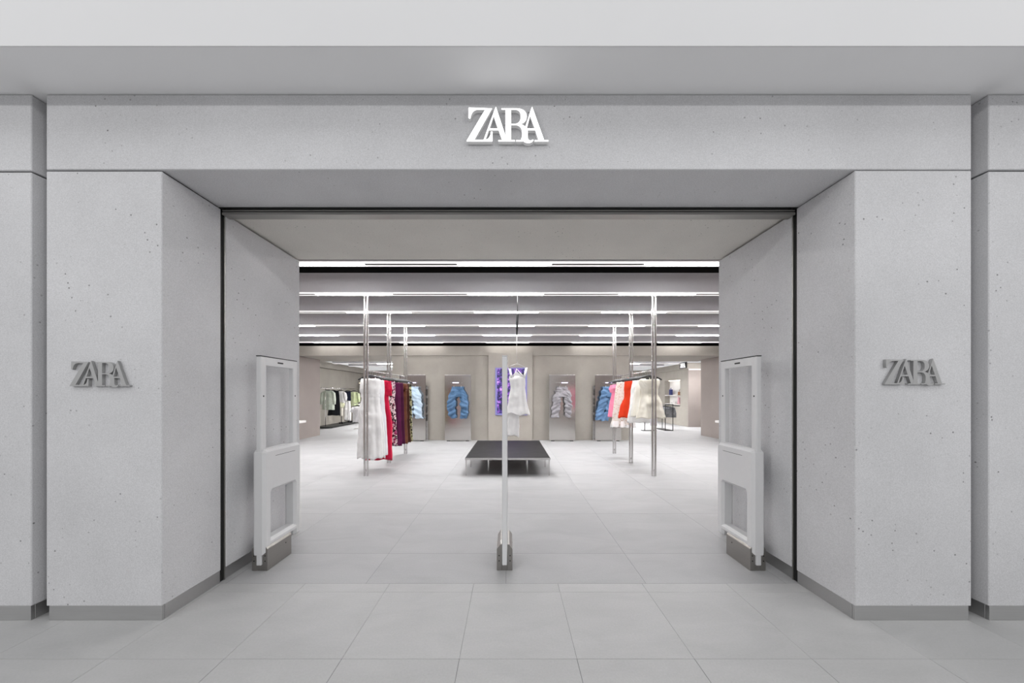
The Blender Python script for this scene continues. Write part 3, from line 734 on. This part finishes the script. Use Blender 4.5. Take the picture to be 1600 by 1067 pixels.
for y in (.3, 3.6):
    for x in (-.25, .22): MB().box(x-.02, x+.02, y, y+.04, 0, .0295).build('foot', M['dark_metal'], t)
M['f_mint'] = fabric('cloth_mint', '#c6d0c2', '#d6dfd2', 5); M['f_black'] = fabric('cloth_black', '#15161c')
M['f_navy'] = fabric('cloth_navy', '#1a1d30'); M['f_lime'] = fabric('cloth_lime', '#cfdca6', '#dfe8c4', 4)
M['f_cream2'] = fabric('cloth_butter', '#e6e6bd', '#eff0d6', 4)
def top(name, cat, Y, label, mat, rows, sleeves=None, X=RX, zr=1.60, smat=None, **kw):
    t = thing(name, label, cat, (X, Y, 0), 'garments in the far left room')
    cloth(rows, n=22, m=36, **kw).build('body', mat, t, True)
    if sleeves:
        L, wd = sleeves; z0, hw = rows[0][0], rows[0][2]
        for s in (-1, 1):
            MB().tube([(s*(hw-.02), 0, z0-.05), (s*(hw+.05), -.01, z0-.12), (s*(hw+.085), -.02, z0-.06-L*.6), (s*(hw+.09), -.02, z0-.06-L)], [.06, .075, .07, wd], 12, .7).build('sleeve', smat or mat, t, True)
    hanger((X, Y, zr), 'black hanger carrying the '+label.split(',')[0].split(' on ')[0].split(' over ')[0], 'black hangers in the far left room')
    return t
top('shirt', 'shirt', 14.15, 'mint green shirt with long sleeves, nearest on the far left rail', M['f_mint'], [(1.50, 0, .17, .05), (1.42, 0, .22, .07), (1.0, 0, .24, .07), (.72, 0, .25, .07)], (.50, .055), folds=5, amp=.014, wr=.012, seed=91)
top('dress', 'dress', 14.55, 'black dress showing below and beside the mint shirt', M['f_black'], [(1.50, .05, .18, .05), (1.3, .06, .2, .05), (.9, .06, .23, .05), (.47, .04, .26, .06)], None, folds=5, amp=.012, wr=.008, seed=92)
t = top('blouse', 'blouse', 15.15, 'white blouse with pale yellow hem on the far left rail', M['f_white'], [(1.48, 0, .16, .05), (1.3, 0, .19, .06), (.98, 0, .2, .06)], (.35, .05), folds=5, amp=.014, wr=.012, seed=93)
cloth([(1.0, 0, .17, .06), (.9, 0, .19, .075), (.78, 0, .15, .06)], n=10, m=30, folds=7, amp=.012, wr=.01, seed=94).build('hem', M['f_cream2'], t, True)
cloth([(.79, .02, .10, .04), (.40, .02, .10, .04)], n=10, m=24, folds=4, amp=.006, wr=.006, seed=95).build('under_panel', M['f_cream'], t, True)
t = top('outfit', 'outfit', 15.85, 'navy top over white trousers on one hanger, far left rail', M['f_navy'], [(1.49, 0, .14, .05), (1.3, 0, .145, .06), (1.06, 0, .15, .06)], None, folds=4, amp=.008, wr=.006, seed=96)
for s in (-1, 1): cloth([(1.05, s*.06, .065, .045), (.6, s*.065, .075, .05), (.14, s*.07, .08, .05)], n=14, m=24, folds=3, amp=.006, wr=.006, seed=97+s).build('trouser_leg', M['f_white'], t, True)
top('blouse', 'blouse', 16.5, 'pale lime blouse, farthest on the far left rail', M['f_lime'], [(1.46, 0, .15, .05), (1.3, 0, .18, .06), (.80, 0, .2, .07)], (.42, .055), folds=5, amp=.016, wr=.012, seed=99)
for k, (y, lab) in enumerate(((15.2, 'black shoes on the rack tray, under the white blouse'), (16.0, 'black shoes on the rack tray, under the white trousers'))):
    o = MB().box(RX-.09, RX-.01, y, y+.26, .0705, .13, .02, 2).box(RX+.02, RX+.10, y, y+.26, .0705, .13, .02, 2).build('shoe_pair', M['hanger']); tag(o, lab, 'shoes', 'shoes on the rack tray')
# low T stand with a white tee
t = thing('t_stand', 'low steel stand holding a white tee, behind the left rail', 'stand', (-5.9, 13.6, 0))
MB().box(-.16, .16, -.1, .1, 0, .015).build('base', M['steel'], t); MB().tube([(0, 0, .015), (0, 0, 1.0)], .014, 8).build('post', M['steel'], t, True)
MB().tube([(-.2, 0, 1.0), (.2, 0, 1.0)], .012, 8).build('cross_bar', M['steel'], t, True)
t = thing('tee', 'white short sleeved tee on the low stand behind the left rail', 't-shirt', (-5.9, 13.52, 0))
cloth([(.87, 0, .15, .045), (.80, 0, .2, .05), (.5, 0, .2, .055), (.27, 0, .21, .05)], n=18, m=34, folds=4, amp=.006, wr=.008, seed=101).build('body', M['f_white2'], t, True)
for s in (-1, 1): MB().tube([(s*.15, 0, .82), (s*.22, 0, .75), (s*.25, 0, .66)], [.06, .065, .06], 10, .6).build('sleeve', M['f_white2'], t, True)
hanger((-5.9, 13.53, 1.0), 'black hanger carrying the white tee on the low stand', None)
# lit steel cabinet behind
t = thing('display_cabinet', 'lit steel cabinet with striped garment behind the left rail', 'cabinet', (-7.62, 18.2, 0))
c = MB(); c.box(-.3, .3, .4, .44, 0, 2.0); c.box(-.3, -.27, 0, .399, 0, 2.0); c.box(.27, .3, 0, .399, 0, 2.0); c.box(-.269, .269, 0, .399, 1.96, 2.0); c.box(-.269, .269, 0, .399, .03, .07)
c.build('cabinet_body', M['steel_panel'], t)
for z in (.7, 1.3): MB().box(-.268, .268, .02, .398, z, z+.03).build('shelf', M['steel'], t)
MB().box(-.22, .22, .3, .32, 1.935, 1.955).build('lamp', glow('cabinet_lamp', '#fff3dc', 4), t)
for k in range(4):
    hanger((-7.78+.11*k, 18.2, 1.93), ('leftmost', 'second', 'third', 'rightmost')[k]+' of four black hangers in the lit steel cabinet, far left room', 'hangers in the lit cabinet', .5, .9)

# ------------------------------------------------------------------ far right room
# niche with bags
b = MB(); b.box(7.62, 7.66, ny0-.05, ny1+.05, nz0-.05, nz1+.05)
nb = struct(b.build('trim_8', M['shelf_white']))
t = thing('niche_shelf', 'white shelves of the lit niche in the far right wall', 'shelf', (7.5, 15.85, 0))
for z, y0 in ((1.28, -.45), (.88, -.74)):
    MB().box(-.13, .115, y0, .745, z, z+.035, .002).build('shelf', M['shelf_white'], t)
MB().box(-.02, .02, -.6, .6, 1.955, 1.985).build('lamp', glow('niche_lamp', '#fff8ee', 2.5), t)
def bag(label, mat, Y, z, wd, ht, dp, arch=True, taper=.8):
    t = thing('handbag', label, 'bag', (7.47, Y, z))
    pts = [(-wd/2, 0), (wd/2, 0), (wd/2*taper, ht), (-wd/2*taper, ht)]
    MB().prism(pts, 'x', -dp/2, dp/2, .008).build('bag_body', mat, t)
    if arch: MB().tube([(0, wd*.28*cos(a), ht-.005+wd*.45*sin(a)) for a in [pi*k/8 for k in range(9)]], .009, 6).build('handle', mat, t, True)
    return t
bag('dark blue handbag on the niche shelf', plain('bag_blue', '#2b3572', .5), 16.2, 1.3155, .17, .26, .1, True, .9)
bag('brown handbag on the upper niche shelf', plain('bag_brown', '#8a5a3a', .5), 15.35, 1.3155, .2, .15, .1)
bag('tall pink handbag with pointed top on the lower niche shelf', plain('bag_pink', '#c0909a', .5), 15.38, .9155, .26, .30, .1, True, .35)
t = thing('white_box', 'small white box with dark dots on the lower niche shelf', 'box', (7.46, 15.98, .9155))
MB().box(-.05, .05, -.14, .14, 0, .13, .006).build('box_body', M['shelf_white'], t)
for k in range(3): MB().box(-.053, -.0505, -.10+.085*k, -.07+.085*k, .03, .06).build('dot', M['slot'], t)
# low rack with grey shorts
GX, GY = 5.88, 12.9
t = thing('low_rack', 'low black rack with grey shorts in the far right room', 'rack', (GX, GY, 0))
for x in (-.14, .14):
    for y in (0, .9): MB().box(x-.01, x+.01, y-.01, y+.01, .02, .975).build('leg', M['dark_metal'], t)
b = MB(); b.box(-.15, .15, -.02, .92, .0, .02); b.build('base', M['dark_metal'], t)
MB().box(-.15, .15, -.01, .01, .976, .99).box(-.15, .15, .89, .91, .976, .99).build('cross_bar', M['dark_metal'], t)
MB().tube([(0, .012, .955), (0, .888, .955)], .01, 8).build('hanging_bar', M['dark_metal'], t, True)
M['f_grey'] = fabric('denim_grey', '#66676b', '#a4a5a9', 9, .9, 'denim')
SH = ['nearest grey denim shorts on the low rack', 'second grey denim shorts on the low rack', 'third grey denim shorts on the low rack', 'fourth grey denim shorts on the low rack', 'farthest grey denim shorts on the low rack']
for k in range(5):
    t = thing('shorts', SH[k], 'shorts', (GX+.06+.02*k, GY+.08+.16*k, 0), 'grey shorts on the low rack')
    cloth([(.87, 0, .17, .04), (.78, 0, .22, .045), (.62, 0, .25, .05), (.49, 0, .25, .05)], n=18, m=36, folds=4, amp=.008, wr=.014, seed=111+k, wfreq=10).build('body', M['f_grey'], t, True)
    hanger((GX+.06+.02*k, GY+.08+.16*k, .955), 'black hanger carrying the '+SH[k].split(' on ')[0], 'hangers on the low rack', .8)
# second low rack, mostly hidden
t = thing('low_rack', 'low black rack with lilac top, behind the right rail', 'rack', (5.3, 12.95, 0))
for x in (-.3, .02): MB().box(x-.01, x+.01, -.01, .01, .02, .70).build('leg', M['dark_metal'], t)
MB().box(-.4, .1, -.12, .12, .0, .02).build('base', M['dark_metal'], t); MB().box(-.31, .03, -.01, .01, .70, .72).build('cross_bar', M['dark_metal'], t)
t = thing('lilac_top', 'lilac and white top on the low rack behind the right rail', 'top', (5.28, 12.85, 0))
cloth([(.68, 0, .1, .03), (.55, 0, .14, .05), (.2, 0, .13, .05)], n=14, m=30, folds=5, amp=.012, wr=.012, seed=121).build('body', fabric('cloth_lilac', '#d6cfdc', '#e7e3ea', 5), t, True)
# lit box sign on the right bulkhead
sg = thing('box_sign', 'small black box sign with lit white letters on the far right bulkhead', 'sign', (7.29, 14.62, 2.565))
MB().box(-.03, .0, -.26, .34, -.125, .125, .004).build('sign_box', M['slot'], sg)
o = None
for k, lp in enumerate(([Zo], [A1o, A1h], [Ro, Rh], [A2o, A2h])):
    me = letter_mesh('letter', lp, .00042, .006, (M['sign_lit'],)); o = link('letter', me, sg, (-.034, .04, 0)); o.rotation_euler.z = -pi/2
